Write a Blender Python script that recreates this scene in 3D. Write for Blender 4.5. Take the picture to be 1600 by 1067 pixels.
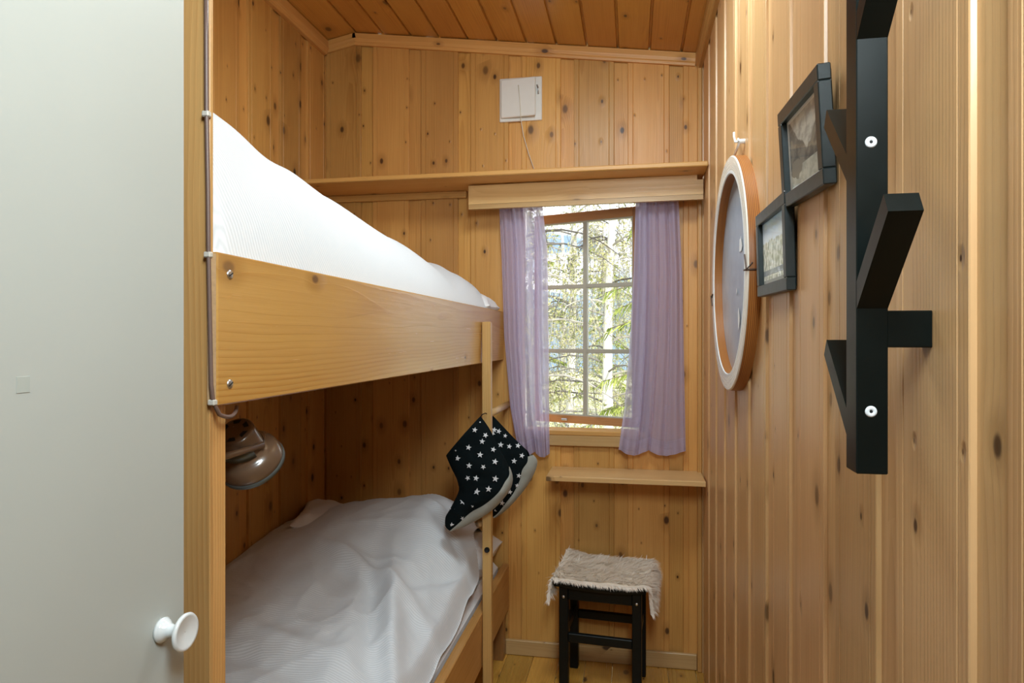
import bpy, math, random
from mathutils import Vector, Matrix, noise
C = bpy.context.scene
for o in list(bpy.data.objects): bpy.data.objects.remove(o)
random.seed(7)
COL = C.collection

# ------------------------------------------------------------------ camera, sky, light, exposure
FPX = 1040.0; VPX, VPY = 988.0, 529.0; CAMZ = 1.34
YAW = math.atan((VPX-800)/FPX); SN, CS = math.sin(YAW), math.cos(YAW)
cam = bpy.data.cameras.new('camera'); camo = bpy.data.objects.new('camera', cam); COL.objects.link(camo)
camo.location = (0, 0, CAMZ); camo.rotation_euler = (math.pi/2, 0, YAW)
cam.sensor_width = 36; cam.lens = FPX/1600*36; cam.shift_y = (VPY-533.5)/1600; cam.clip_start = .02
C.camera = camo
C.view_settings.view_transform = 'Standard'; C.view_settings.look = 'None'
C.view_settings.exposure = 0.26; C.view_settings.gamma = 1; C.view_settings.use_curve_mapping = False

W = bpy.data.worlds.new('sky'); C.world = W; W.use_nodes = True
nt = W.node_tree; nt.nodes.clear()
wo = nt.nodes.new('ShaderNodeOutputWorld'); bg = nt.nodes.new('ShaderNodeBackground')
tc = nt.nodes.new('ShaderNodeTexCoord'); mp = nt.nodes.new('ShaderNodeMapping')
mp.inputs['Scale'].default_value = (3, 3, 11)
nz = nt.nodes.new('ShaderNodeTexNoise'); nz.inputs['Scale'].default_value = 1.6; nz.inputs['Detail'].default_value = 6
cr = nt.nodes.new('ShaderNodeValToRGB')
cr.color_ramp.elements[0].position = .42; cr.color_ramp.elements[0].color = (.15, .22, .30, 1)
cr.color_ramp.elements[1].position = .60; cr.color_ramp.elements[1].color = (.95, .97, 1, 1)
nt.links.new(tc.outputs['Generated'], mp.inputs[0]); nt.links.new(mp.outputs[0], nz.inputs[0])
nt.links.new(nz.outputs[0], cr.inputs[0]); nt.links.new(cr.outputs[0], bg.inputs[0])
bg.inputs[1].default_value = 3.3
nt.links.new(bg.outputs[0], wo.inputs[0])

sun = bpy.data.lights.new('sun', 'SUN'); sun.energy = 6.5; sun.angle = .01; sun.color = (1, .95, .84)
so = bpy.data.objects.new('sun', sun); COL.objects.link(so); so.location = (4, -4, 9)
so.rotation_euler = Vector((-.45, .62, -.64)).to_track_quat('-Z', 'Y').to_euler()
def area(name, loc, target, sx, sy, power, color):
    l = bpy.data.lights.new(name, 'AREA'); l.shape = 'RECTANGLE'; l.size = sx; l.size_y = sy; l.energy = power; l.color = color
    o = bpy.data.objects.new(name, l); COL.objects.link(o); o.location = loc
    o.rotation_euler = (Vector(target)-Vector(loc)).to_track_quat('-Z', 'Y').to_euler(); return o
area('ceiling_lamp', (-.13, 1.55, 2.47), (-.15, 1.9, .3), .40, .40, 13, (.80, .945, 1))  # added unseen overhead lamp, brightens the fleece and level tops
area('doorway_lamp', (.11, .02, 2.05), (-.40, 1.6, .95), .24, .5, 17.5, (.80, .945, 1))  # added fill lamp above the camera, lifts the post and lower bunk
po = area('window_daylight', (-.17, 3.25, 1.5), (-.25, 0, 1.1), 1.1, 1.2, 16, (.86, .93, 1))
po.data.cycles.is_portal = True

# ------------------------------------------------------------------ pixel helpers: where a ray through the photo meets a real plane
def ray(px, py):
    u = (px-800)/FPX; v = (VPY-py)/FPX
    return (CS*u-SN, SN*u+CS, v)
def onY(px, py, Y):
    r = ray(px, py); k = Y/r[1]; return Vector((r[0]*k, Y, CAMZ+r[2]*k))
def onX(px, py, X):
    r = ray(px, py); k = X/r[0]; return Vector((X, r[1]*k, CAMZ+r[2]*k))

# ------------------------------------------------------------------ materials
class NT:
    def __init__(s, name):
        s.m = bpy.data.materials.new(name); s.m.use_nodes = True; s.t = s.m.node_tree
        s.b = s.t.nodes['Principled BSDF']; s.out = s.t.nodes['Material Output']
    def n(s, typ, **k):
        x = s.t.nodes.new('ShaderNode'+typ)
        for a, v in k.items(): setattr(x, a, v)
        return x
    def l(s, a, b): s.t.links.new(a, b)
    def val(s, x, v):
        if hasattr(v, 'is_linked') or hasattr(v, 'links'): s.l(v, x)
        else: x.default_value = v
    def math(s, op, a, b=0.0, c=None, clamp=False):
        x = s.n('Math', operation=op); x.use_clamp = clamp
        s.val(x.inputs[0], a); s.val(x.inputs[1], b)
        if c is not None: s.val(x.inputs[2], c)
        return x.outputs[0]
    def mix(s, f, a, b, blend='MIX'):
        x = s.n('MixRGB', blend_type=blend); s.val(x.inputs[0], f); s.val(x.inputs[1], a); s.val(x.inputs[2], b); return x.outputs[0]
    def comb(s, a, b, c):
        x = s.n('CombineXYZ'); s.val(x.inputs[0], a); s.val(x.inputs[1], b); s.val(x.inputs[2], c); return x.outputs[0]
    def noise(s, vec, scale=1, detail=2, rough=.5):
        x = s.n('TexNoise'); s.val(x.inputs['Vector'], vec); x.inputs['Scale'].default_value = scale
        x.inputs['Detail'].default_value = detail; x.inputs['Roughness'].default_value = rough; return x.outputs[0]
    def step(s, x, lo, hi):
        m = s.n('MapRange', interpolation_type='SMOOTHSTEP'); s.val(m.inputs[0], x); m.inputs[1].default_value = lo; m.inputs[2].default_value = hi
        return m.outputs[0]
    def bump(s, h, strength, dist=.002):
        x = s.n('Bump'); x.inputs['Strength'].default_value = strength; x.inputs['Distance'].default_value = dist
        s.l(h, x.inputs['Height']); s.l(x.outputs[0], s.b.inputs['Normal'])
def lin(r, g, b):
    f = lambda c: (c/255/12.92) if c/255 <= .04045 else ((c/255+.055)/1.055)**2.4
    return (f(r), f(g), f(b), 1)
def plain(name, col, rough=.5, metal=0.0, spec=.5, var=.06, vscale=30, coat=0):
    k = NT(name); co = k.n('TexCoord').outputs['Object']
    f = k.noise(co, vscale, 4)
    d = tuple(c*(1-var*2) for c in col[:3])+(1,); e = tuple(min(1, c*(1+var)) for c in col[:3])+(1,)
    k.l(k.mix(f, d, e), k.b.inputs['Base Color'])
    k.l(k.math('MULTIPLY_ADD', f, .12, rough-.06), k.b.inputs['Roughness'])
    k.b.inputs['Metallic'].default_value = metal; k.b.inputs['Specular IOR Level'].default_value = spec
    k.b.inputs['Coat Weight'].default_value = coat
    return k.m
def pine(name, early, late, knot=(.05, .018, .006, 1), rough=.38, knots=.7, ks=11, ring=.0062, contrast=.42, tint=.24, knot_r=.15, spec=.45, asp=.62, mod=True):
    k = NT(name)
    wc = k.n('Attribute', attribute_name='wc').outputs['Vector']; wr = k.n('Attribute', attribute_name='wr').outputs['Vector']
    s1 = k.n('SeparateXYZ'); k.l(wc, s1.inputs[0]); a, d, l = s1.outputs
    s2 = k.n('SeparateXYZ'); k.l(wr, s2.inputs[0]); rx, ry, rz = s2.outputs
    off = k.math('MULTIPLY', rx, 91.0); off2 = k.math('MULTIPLY', ry, 67.0)
    # knots
    vec = k.comb(k.math('MULTIPLY_ADD', k.math('ADD', a, k.math('MULTIPLY', d, .7)), ks, off), k.math('MULTIPLY_ADD', l, ks*asp, off2), 0.0)
    vo = k.n('TexVoronoi', voronoi_dimensions='2D'); k.l(vec, vo.inputs['Vector']); vo.inputs['Scale'].default_value = 1; vo.inputs['Randomness'].default_value = .9
    sc = k.n('SeparateXYZ'); k.l(vo.outputs['Color'], sc.inputs[0])
    on = k.math('LESS_THAN', sc.outputs[0], knots)
    rad = k.math('MULTIPLY', k.math('MULTIPLY_ADD', k.math('POWER', sc.outputs[1], 2.5), knot_r, .022), on)
    rel = k.math('DIVIDE', vo.outputs['Distance'], k.math('MAXIMUM', rad, .0005))
    core = k.math('SUBTRACT', 1.0, k.step(rel, .45, 1.05))
    halo = k.math('MULTIPLY', k.math('SUBTRACT', 1.0, k.step(rel, .8, 3.2)), on)
    bend = k.math('MULTIPLY', k.math('EXPONENT', k.math('MULTIPLY', rel, -.55)), k.math('MULTIPLY', rad, .10))
    # growth rings around an off-board pith
    wv = k.comb(k.math('MULTIPLY_ADD', a, 4.0, off), k.math('MULTIPLY', d, 4.0), k.math('MULTIPLY_ADD', l, .75, off2))
    warp = k.math('MULTIPLY', k.math('SUBTRACT', k.noise(wv, 1, 3, .5), .5), .055)
    ca = k.math('SUBTRACT', a, k.math('MULTIPLY', k.math('SUBTRACT', ry, .5), .11))
    cd = k.math('ADD', d, k.math('MULTIPLY_ADD', rz, .06, .012))
    rr = k.math('SQRT', k.math('ADD', k.math('MULTIPLY', ca, ca), k.math('MULTIPLY', cd, cd)))
    rr = k.math('ADD', k.math('ADD', rr, warp), bend)
    w = k.math('FRACT', k.math('DIVIDE', rr, ring))
    w = k.math('MULTIPLY', k.step(w, .25, .93), k.math('SUBTRACT', 1.0, k.step(w, .93, 1.0)))
    st = k.noise(k.comb(k.math('MULTIPLY_ADD', a, 150.0, off), k.math('MULTIPLY', d, 150.0), k.math('MULTIPLY_ADD', l, 4.0, off2)), 1, 3, .6)
    big = k.noise(k.comb(k.math('MULTIPLY_ADD', a, 9.0, off2), 0.0, k.math('MULTIPLY_ADD', l, 1.6, off)), 1, 2)
    g = k.math('ADD', k.math('MULTIPLY', w, k.math('MULTIPLY', contrast, k.step(big, .25, .75) if mod else 1.0)), k.math('MULTIPLY', k.math('SUBTRACT', st, .35), .75))
    g = k.math('ADD', g, k.math('MULTIPLY', k.math('SUBTRACT', big, .5), .7), clamp=True)
    col = k.mix(g, early, late)
    col = k.mix(k.math('MULTIPLY', halo, .45), col, tuple(c*.72 for c in late[:3])+(1,))
    col = k.mix(k.math('MULTIPLY', core, k.math('MULTIPLY_ADD', sc.outputs[2], .4, .6)), col, knot)
    tv = k.math('MULTIPLY_ADD', k.math('SUBTRACT', rx, .5), tint*2, 1.0)
    hs = k.n('HueSaturation'); k.l(col, hs.inputs['Color']); k.l(tv, hs.inputs['Value'])
    k.l(k.math('MULTIPLY_ADD', k.math('SUBTRACT', rz, .5), .007, .5), hs.inputs['Hue'])
    k.l(hs.outputs[0], k.b.inputs['Base Color'])
    k.l(k.math('MULTIPLY_ADD', st, .16, rough-.06), k.b.inputs['Roughness'])
    k.b.inputs['Specular IOR Level'].default_value = spec
    k.bump(k.math('ADD', k.math('MULTIPLY', st, .5), k.math('ADD', k.math('MULTIPLY', w, .2), k.math('MULTIPLY', halo, 1.6))), .34, .0018)
    return k.m
def cloth(name, col, rib=.0065, amp=.10, rough=.9, sub=0.0):
    k = NT(name); wc = k.n('Attribute', attribute_name='wc').outputs['Vector']
    s1 = k.n('SeparateXYZ'); k.l(wc, s1.inputs[0]); a, d, l = s1.outputs
    wob = k.math('MULTIPLY', k.math('SUBTRACT', k.noise(wc, 3.0, 2), .5), .12)
    ph = k.math('ADD', k.math('ADD', l, k.math('MULTIPLY', a, .22)), wob)
    r = k.math('MULTIPLY_ADD', k.math('SINE', k.math('MULTIPLY', ph, 2*math.pi/rib)), .5, .5)
    f = k.noise(wc, 260, 2)
    c2 = tuple(c*(1-amp) for c in col[:3])+(1,)
    k.l(k.mix(k.math('ADD', k.math('MULTIPLY', r, .75), k.math('MULTIPLY', f, .25)), c2, col), k.b.inputs['Base Color'])
    k.b.inputs['Roughness'].default_value = rough; k.b.inputs['Specular IOR Level'].default_value = .15
    k.b.inputs['Sheen Weight'].default_value = .15
    k.bump(k.math('ADD', r, k.math('MULTIPLY', f, .5)), .35, .0012)
    return k.m
def sheer(name, col, cover):
    k = NT(name); k.t.nodes.remove(k.b)
    wc = k.n('Attribute', attribute_name='wc').outputs['Vector']
    s1 = k.n('SeparateXYZ'); k.l(wc, s1.inputs[0]); a, d, l = s1.outputs
    t1 = k.noise(k.comb(k.math('MULTIPLY', a, 620.0), 0.0, k.math('MULTIPLY', l, 9.0)), 1, 2)
    t2 = k.noise(k.comb(k.math('MULTIPLY', a, 9.0), 3.0, k.math('MULTIPLY', l, 420.0)), 1, 2)
    t = k.math('MAXIMUM', t1, t2)
    ft = k.step(t, .50, .72)
    cv = k.math('MULTIPLY_ADD', ft, 1-cover, cover, clamp=True)
    dcol = k.mix(ft, col, tuple(c*.72 for c in col[:3])+(1,))
    df = k.n('BsdfDiffuse'); tl = k.n('BsdfTranslucent'); tr = k.n('BsdfTransparent')
    k.l(dcol, df.inputs[0]); k.l(dcol, tl.inputs[0])
    m1 = k.n('MixShader'); m1.inputs[0].default_value = .55; k.l(df.outputs[0], m1.inputs[1]); k.l(tl.outputs[0], m1.inputs[2])
    m2 = k.n('MixShader'); k.l(cv, m2.inputs[0]); k.l(tr.outputs[0], m2.inputs[1]); k.l(m1.outputs[0], m2.inputs[2])
    k.l(m2.outputs[0], k.out.inputs[0]); return k.m
def glass(name, fac=.08, tint=(1, 1, 1, 1)):
    k = NT(name); k.t.nodes.remove(k.b)
    tr = k.n('BsdfTransparent'); tr.inputs[0].default_value = tint
    gl = k.n('BsdfGlossy'); gl.inputs['Roughness'].default_value = .02
    fr = k.n('Fresnel'); fr.inputs[0].default_value = 1.45
    m = k.n('MixShader'); k.l(k.math('MULTIPLY', fr.outputs[0], fac*12, clamp=True), m.inputs[0]); k.l(tr.outputs[0], m.inputs[1]); k.l(gl.outputs[0], m.inputs[2])
    k.l(m.outputs[0], k.out.inputs[0]); return k.m
def leafmat(name, c1, c2, trans=.45):
    k = NT(name); k.t.nodes.remove(k.b)
    wr = k.n('Attribute', attribute_name='wr').outputs['Vector']
    s2 = k.n('SeparateXYZ'); k.l(wr, s2.inputs[0])
    c = k.mix(s2.outputs[0], c1, c2)
    df = k.n('BsdfDiffuse'); tl = k.n('BsdfTranslucent'); k.l(c, df.inputs[0]); k.l(c, tl.inputs[0])
    m = k.n('MixShader'); m.inputs[0].default_value = trans; k.l(df.outputs[0], m.inputs[1]); k.l(tl.outputs[0], m.inputs[2])
    k.l(m.outputs[0], k.out.inputs[0]); return k.m

M = {}
M['wall'] = pine('pine_panelling', (.63, .325, .088, 1), (.42, .175, .034, 1))
M['rwall'] = pine('pale_pine_panelling', (.62, .365, .165, 1), (.44, .225, .082, 1), knots=.34, rough=.33, spec=.55, tint=.12)
M['ceil'] = pine('pine_ceiling', (.56, .262, .050, 1), (.39, .160, .024, 1), knots=.34, rough=.33, tint=.12)
M['floor'] = pine('pine_floor', (.62, .32, .06, 1), (.44, .185, .028, 1), rough=.24, spec=.55)
M['trim'] = pine('pine_trim', (.60, .32, .095, 1), (.43, .19, .042, 1), knots=.22)
M['pale'] = pine('pale_pine', (.67, .42, .185, 1), (.53, .285, .10, 1), knots=.3, ring=.007, rough=.30)
M['post'] = pine('pine_post', (.67, .37, .135, 1), (.50, .22, .06, 1), knots=.12, ring=.006, contrast=.7)
M['board'] = pine('varnished_pine_board', (.66, .345, .09, 1), (.50, .21, .036, 1), knots=.28, ks=6, rough=.22, ring=.0075, contrast=.6, spec=.75, knot=(.20, .09, .03, 1), knot_r=.10)
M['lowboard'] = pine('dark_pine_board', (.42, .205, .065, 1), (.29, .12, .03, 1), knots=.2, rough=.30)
M['endgrain'] = plain('end_grain', (.60, .37, .19, 1), .7, var=.15, vscale=160)
M['sashwood'] = pine('sash_wood', (.44, .215, .09, 1), (.30, .13, .045, 1), knots=.1)
M['muntin'] = plain('grey_muntin_paint', (.42, .39, .31, 1), .5)
M['door'] = plain('pale_green_grey_paint', (.42, .435, .405, 1), .42, var=.025, vscale=5)
M['tape'] = plain('tape_residue', (.395, .415, .38, 1), .6)
M['porcelain'] = plain('white_porcelain', (.68, .70, .70, 1), .12, var=.01, coat=.5)
M['sheet'] = cloth('white_ribbed_bedspread', (.74, .755, .78, 1), rib=.0085, amp=.20)
M['cotton'] = cloth('white_cotton', (.82, .80, .80, 1), rib=.0025, amp=.04)
M['cream'] = cloth('cream_cotton', (.80, .74, .66, 1), rib=.004, amp=.05)
M['curtain'] = sheer('lilac_sheer', (.68, .63, .86, 1), .70)
M['hem'] = sheer('lilac_sheer_hem', (.62, .57, .78, 1), .93)
M['glass'] = glass('window_glass', .07)
M['picglass'] = glass('picture_glass', .012)
M['black'] = plain('black_lacquer', (.003, .0055, .005, 1), .30, var=.1, spec=.2)
M['blackwood'] = plain('black_stained_wood', (.005, .0075, .0075, 1), .42, spec=.22, var=.3, vscale=60)
M['frameblack'] = plain('black_frame_wood', (.016, .026, .027, 1), .36, var=.25, vscale=60)
M['steel'] = plain('zinc_steel', (.62, .64, .66, 1), .3, metal=1)
M['screw_white'] = plain('bright_zinc', (.72, .73, .74, 1), .4, var=.05)
M['polewood'] = pine('ladder_pine', (.68, .40, .14, 1), (.54, .28, .08, 1), knots=.05)
M['dark'] = plain('dark_recess', (.004, .004, .004, 1), .8)
M['brown'] = plain('brown_enamel', (.13, .078, .047, 1), .25, var=.08, coat=.4)
M['grey_strap'] = plain('grey_steel_strap', (.10, .12, .12, 1), .35, metal=.4)
M['cable'] = plain('brown_cable', (.16, .10, .08, 1), .4)
M['clip'] = plain('clear_plastic_clip', (.55, .52, .46, 1), .35)
M['vent'] = plain('white_vent_plastic', (.80, .78, .73, 1), .4, var=.02)
M['cord'] = plain('white_cord', (.72, .66, .54, 1), .8)
M['boot'] = plain('black_quilted_cotton', (.003, .0065, .0075, 1), .85, spec=.1, var=.2)
M['star'] = plain('white_star_print', (.66, .66, .68, 1), .8)
M['sole'] = plain('grey_suede', (.33, .33, .29, 1), .9, var=.12)
M['fur'] = leafmat('cream_fur', (.95, .80, .65, 1), (.98, .92, .84, 1), .12)
M['pelt'] = plain('pelt_skin', (.93, .83, .70, 1), .9)
M['ringface'] = pine('bleached_ring_wood', (.84, .78, .68, 1), (.76, .68, .56, 1), knots=0, ring=.006, contrast=.2, rough=.25, spec=.8)  # window glare on the ring's face is put into this pale colour
M['ringside'] = pine('orange_ring_wood', (.46, .185, .04, 1), (.19, .055, .012, 1), knots=0, ring=.0055, contrast=1.2, mod=False)
M['slate'] = plain('blue_grey_panel', (.40, .47, .55, 1), .22, var=.12, vscale=9)
M['chalk'] = plain('white_fleck', (.8, .8, .8, 1), .7)
M['lip'] = plain('white_ring_lip', (.80, .80, .78, 1), .3, var=.02)  # white edge highlight painted along the ring's inner lip
M['lace'] = plain('dark_leather_lace', (.07, .035, .02, 1), .7)
M['rope'] = plain('white_rope', (.78, .75, .70, 1), .8)
M['birchbark'] = plain('birch_bark', (.70, .68, .62, 1), .8, var=.3, vscale=7)
M['bark'] = plain('dark_bark', (.16, .13, .10, 1), .9)
M['leafb'] = leafmat('birch_leaf', (.17, .21, .05, 1), (.80, .74, .42, 1))
M['leafs'] = leafmat('spruce_needle', (.09, .14, .03, 1), (.46, .52, .15, 1))
M['twig'] = leafmat('bare_twig', (.14, .13, .12, 1), (.62, .59, .54, 1))
M['grass'] = plain('dry_grass', (.62, .62, .36, 1), .9, var=.25, vscale=3)
M['hill'] = plain('far_hill', (.14, .20, .25, 1), .9, var=.2, vscale=.05)
M['plaster'] = plain('hall_wall_paint', (.72, .68, .60, 1), .7, var=.03)

# ------------------------------------------------------------------ mesh builder
def rnd3(): return (random.random(), random.random(), random.random())
ORG = {}
class MB:
    def __init__(s): s.v = []; s.f = []; s.wc = []; s.wr = []; s.mi = []; s.sm = []
    def add(s, verts, faces, axis=2, rnd=None, mat=0, center=None, smooth=False, wc=None, Mx=None):
        n0 = len(s.v); rnd = rnd or rnd3()
        if wc is None:
            if center is None:
                lo = [min(v[i] for v in verts) for i in range(3)]; hi = [max(v[i] for v in verts) for i in range(3)]
                center = [(lo[i]+hi[i])/2 for i in range(3)]
            o = [i for i in range(3) if i != axis]
            lo = [min(v[i] for v in verts) for i in o]; hi = [max(v[i] for v in verts) for i in o]
            if hi[1]-lo[1] > hi[0]-lo[0]: o = o[::-1]
            wc = [(v[o[0]]-center[o[0]], v[o[1]]-center[o[1]], v[axis]-center[axis]) for v in verts]
        for v, w in zip(verts, wc):
            v = Vector(v)
            if Mx is not None: v = Mx @ v
            s.v.append(tuple(v)); s.wc.append(tuple(w)); s.wr.append(rnd)
        for f in faces:
            s.f.append([i+n0 for i in f]); s.mi.append(mat); s.sm.append(smooth)
        return s
    def box(s, lo, hi, axis=2, bev=.002, mat=0, Mx=None, rnd=None, emat=None):
        lo = Vector(lo); hi = Vector(hi); lo, hi = Vector(map(min, lo, hi)), Vector(map(max, lo, hi))
        b = min(bev, *(.49*(hi[i]-lo[i]) for i in range(3)))
        V = []; idx = {}
        for sx in (0, 1):
            for sy in (0, 1):
                for sz in (0, 1):
                    for k in range(3):
                        p = []
                        for i, q in enumerate((sx, sy, sz)):
                            e = hi[i] if q else lo[i]
                            if i != k: e += -b if q else b
                            p.append(e)
                        idx[(sx, sy, sz, k)] = len(V); V.append(p)
        F = []
        for k in range(3):
            o = [i for i in range(3) if i != k]
            for q in (0, 1):
                ring = []
                for (a, c) in ((0, 0), (1, 0), (1, 1), (0, 1)):
                    t = [0, 0, 0]; t[k] = q; t[o[0]] = a; t[o[1]] = c; ring.append(idx[(*t, k)])
                if (q == 0) != (k == 1): ring.reverse()
                F.append(ring)
        nmain = 6
        for k in range(3):      # edges along axis k
            o = [i for i in range(3) if i != k]
            for a in (0, 1):
                for c in (0, 1):
                    t0 = [0, 0, 0]; t1 = [0, 0, 0]; t0[o[0]] = t1[o[0]] = a; t0[o[1]] = t1[o[1]] = c; t1[k] = 1
                    F.append([idx[(*t0, o[0])], idx[(*t1, o[0])], idx[(*t1, o[1])], idx[(*t0, o[1])]])
        for sx in (0, 1):
            for sy in (0, 1):
                for sz in (0, 1): F.append([idx[(sx, sy, sz, k)] for k in range(3)])
        n0 = len(s.f)
        s.add(V, F, axis, rnd, mat, Mx=Mx)
        if emat is not None:
            s.mi[n0+axis*2] = emat; s.mi[n0+axis*2+1] = emat
        return s
    def bar(s, p0, p1, w, h, up=(0, 0, 1), mat=0, bev=.002, rnd=None):
        p0 = Vector(p0); p1 = Vector(p1); d = (p1-p0); L = d.length; d.normalize(); up = Vector(up)
        x = d.cross(up).normalized(); u = x.cross(d)
        R = Matrix((x, u, d)).transposed().to_4x4(); R.translation = p0
        return s.box((-w/2, -h/2, 0), (w/2, h/2, L), 2, bev, mat, R, rnd)
    def tube(s, pts, r, n=10, mat=0, caps=True, smooth=True, rnd=None):
        pts = [Vector(p) for p in pts]; rs = r if isinstance(r, (list, tuple)) else [r]*len(pts)
        V = []; wc = []; F = []; L = 0; prev = None
        for i, p in enumerate(pts):
            d = (pts[min(i+1, len(pts)-1)]-pts[max(i-1, 0)]).normalized()
            if prev is None: a = d.orthogonal().normalized()
            else:
                a = prev-d*prev.dot(d)
                a = a.normalized() if a.length > 1e-6 else d.orthogonal().normalized()
            prev = a; b = d.cross(a)
            if i: L += (p-pts[i-1]).length
            for j in range(n):
                t = 2*math.pi*j/n; V.append(p+(a*math.cos(t)+b*math.sin(t))*rs[i]); wc.append((rs[i]*math.cos(t), rs[i]*math.sin(t), L))
        for i in range(len(pts)-1):
            for j in range(n): F.append([i*n+j, i*n+(j+1) % n, (i+1)*n+(j+1) % n, (i+1)*n+j])
        if caps: F.append(list(range(n))[::-1]); F.append([(len(pts)-1)*n+j for j in range(n)])
        return s.add(V, F, rnd=rnd, mat=mat, smooth=smooth, wc=wc)
    def lathe(s, prof, Mx=None, n=40, mat=0, smooth=True, sy=1.0):
        V = []; F = []; m = len(prof)
        for j in range(n):
            t = 2*math.pi*j/n
            for r, z in prof: V.append((r*math.cos(t), r*math.sin(t)*sy, z))
        for j in range(n):
            for i in range(m-1): F.append([j*m+i, ((j+1) % n)*m+i, ((j+1) % n)*m+i+1, j*m+i+1])
        return s.add(V, F, mat=mat, smooth=smooth, Mx=Mx, center=(0, 0, 0))
    def grid(s, fn, nu, nv, mat=0, smooth=True, wcf=None, rnd=None, flip=False):
        V = []; wc = []
        for i in range(nu+1):
            for j in range(nv+1):
                p = fn(i/nu, j/nv); V.append(p); wc.append(wcf(i/nu, j/nv) if wcf else (p[0], p[2], p[1]))
        F = []
        for i in range(nu):
            for j in range(nv):
                q = [i*(nv+1)+j, (i+1)*(nv+1)+j, (i+1)*(nv+1)+j+1, i*(nv+1)+j+1]
                F.append(q[::-1] if flip else q)
        return s.add(V, F, rnd=rnd, mat=mat, smooth=smooth, wc=wc)
    def prism(s, poly, axis, a0, a1, mat=0, rnd=None, grain=None):
        o = [i for i in range(3) if i != axis]; V = []
        for e in (a0, a1):
            for p in poly:
                q = [0, 0, 0]; q[axis] = e; q[o[0]] = p[0]; q[o[1]] = p[1]; V.append(q)
        n = len(poly); F = [[i, (i+1) % n, n+(i+1) % n, n+i] for i in range(n)]+[list(range(n))[::-1], [n+i for i in range(n)]]
        return s.add(V, F, axis if grain is None else grain, rnd, mat)
    def build(s, name, mats, parent=None, fix=True, solid=None):
        me = bpy.data.meshes.new(name); org = Vector((0, 0, 0))
        if parent is None and s.v:      # origin at the thing's base
            lo = [min(v[i] for v in s.v) for i in range(3)]; hi = [max(v[i] for v in s.v) for i in range(3)]
            org = Vector(((lo[0]+hi[0])/2, (lo[1]+hi[1])/2, lo[2]))
        else: org = ORG.get(parent.name, parent.location.copy()) if parent else org
        me.from_pydata([Vector(v)-org for v in s.v], [], s.f)
        for nm, dat in (('wc', s.wc), ('wr', s.wr)):
            at = me.attributes.new(nm, 'FLOAT_VECTOR', 'POINT'); at.data.foreach_set('vector', [c for t in dat for c in t])
        for m in (mats if isinstance(mats, (list, tuple)) else [mats]): me.materials.append(M[m])
        me.polygons.foreach_set('material_index', s.mi); me.polygons.foreach_set('use_smooth', s.sm)
        me.update()
        if fix:
            import bmesh
            b = bmesh.new(); b.from_mesh(me); bmesh.ops.recalc_face_normals(b, faces=b.faces); b.to_mesh(me); b.free()
        o = bpy.data.objects.new(name, me); COL.objects.link(o); o.location = org
        ORG[o.name] = org.copy()
        if parent:
            o.parent = parent; o.location = (0, 0, 0)
        if solid:
            md = o.modifiers.new('thickness', 'SOLIDIFY'); md.thickness = solid
        return o
def tag(o, label, cat, group=None, kind=None):
    o['label'] = label; o['category'] = cat
    if group: o['group'] = group
    if kind: o['kind'] = kind
    return o
def thing(name, label, cat, loc, group=None):
    o = bpy.data.objects.new(name, None); COL.objects.link(o); o.location = loc; o.empty_display_size = .05
    o.matrix_world = Matrix.Translation(loc)
    return tag(o, label, cat, group)
def struct(o, label=None, cat=None):
    o['kind'] = 'structure'
    if label: o['label'] = label
    if cat: o['category'] = cat
    return o

# ------------------------------------------------------------------ the room
YB, XL, XR = 2.79, -1.36, .276
AX, AZ = -1.206, 2.695; SL = .139; SLL = .19
def ceilz(x): return AZ-SL*(x-AX) if x >= AX else AZ-SLL*(AX-x)
def panel_wall(mb, start, t0, t1, pos, zlo, zhi, period=.2225, wide=.168, hole=None, step=.009, shade=.0):
    k = math.floor((t0-start)/period)-1
    while start+k*period < t1:
        a = start+k*period; k += 1
        for kind in (0, 1):
            r = rnd3(); r = (r[0]*.8, r[1], r[2]) if kind == 0 else (.35+.65*r[0], r[1], r[2])
            if kind == 0:
                b = a+wide
                pr = [(a, -step), (a+.0012, -.001), (a+.0025, 0), (a+.020, 0), (a+.0215, -.002), (a+.023, 0), (b-.023, 0), (b-.0215, -.002), (b-.020, 0), (b-.0025, 0), (b-.0012, -.001), (b, -step)]
            else:
                b = a+period; pr = [(a+wide, -step), (b, -step)]
            c = (pr[0][0]+pr[-1][0])/2
            cuts = [t0, t1]+([hole[0], hole[1]] if hole else [])
            pts = list(pr)
            for q in cuts:
                for (p0, p1) in zip(pr, pr[1:]):
                    if p0[0] < q < p1[0]: pts.append((q, p0[1]+(p1[1]-p0[1])*(q-p0[0])/(p1[0]-p0[0])))
            pts.sort()
            pts = [p for p in pts if t0-1e-6 <= p[0] <= t1+1e-6]
            for (p0, p1) in zip(pts, pts[1:]):
                m = (p0[0]+p1[0])/2
                spans = [(zlo, None)]
                if hole and hole[0] < m < hole[1]: spans = [(zlo, hole[2]), (hole[3], None)]
                for z0, z1 in spans:
                    Z0, Z1 = (z1 if z1 is not None else zhi(p0[0])), (z1 if z1 is not None else zhi(p1[0]))
                    V = [pos(*p0, z0), pos(*p1, z0), pos(*p1, Z1), pos(*p0, Z1)]
                    mb.add(V, [[0, 1, 2, 3]], rnd=r, wc=[(p0[0]-c, p0[1], z0), (p1[0]-c, p1[1], z0), (p1[0]-c, p1[1], Z1), (p0[0]-c, p0[1], Z1)])
    return mb
WX0, WX1, WZ0, WZ1 = -.470, .040, .955, 1.945
random.seed(11)
o = panel_wall(MB(), -1.354, -1.40, .32, lambda t, h, z: (t, YB-h, z), -.02, lambda t: ceilz(t)+.01, hole=(WX0, WX1, WZ0, WZ1)).build('wall_back', 'wall', fix=False)
struct(o, 'knotty pine board wall at the far end with the window', 'wall')
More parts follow.
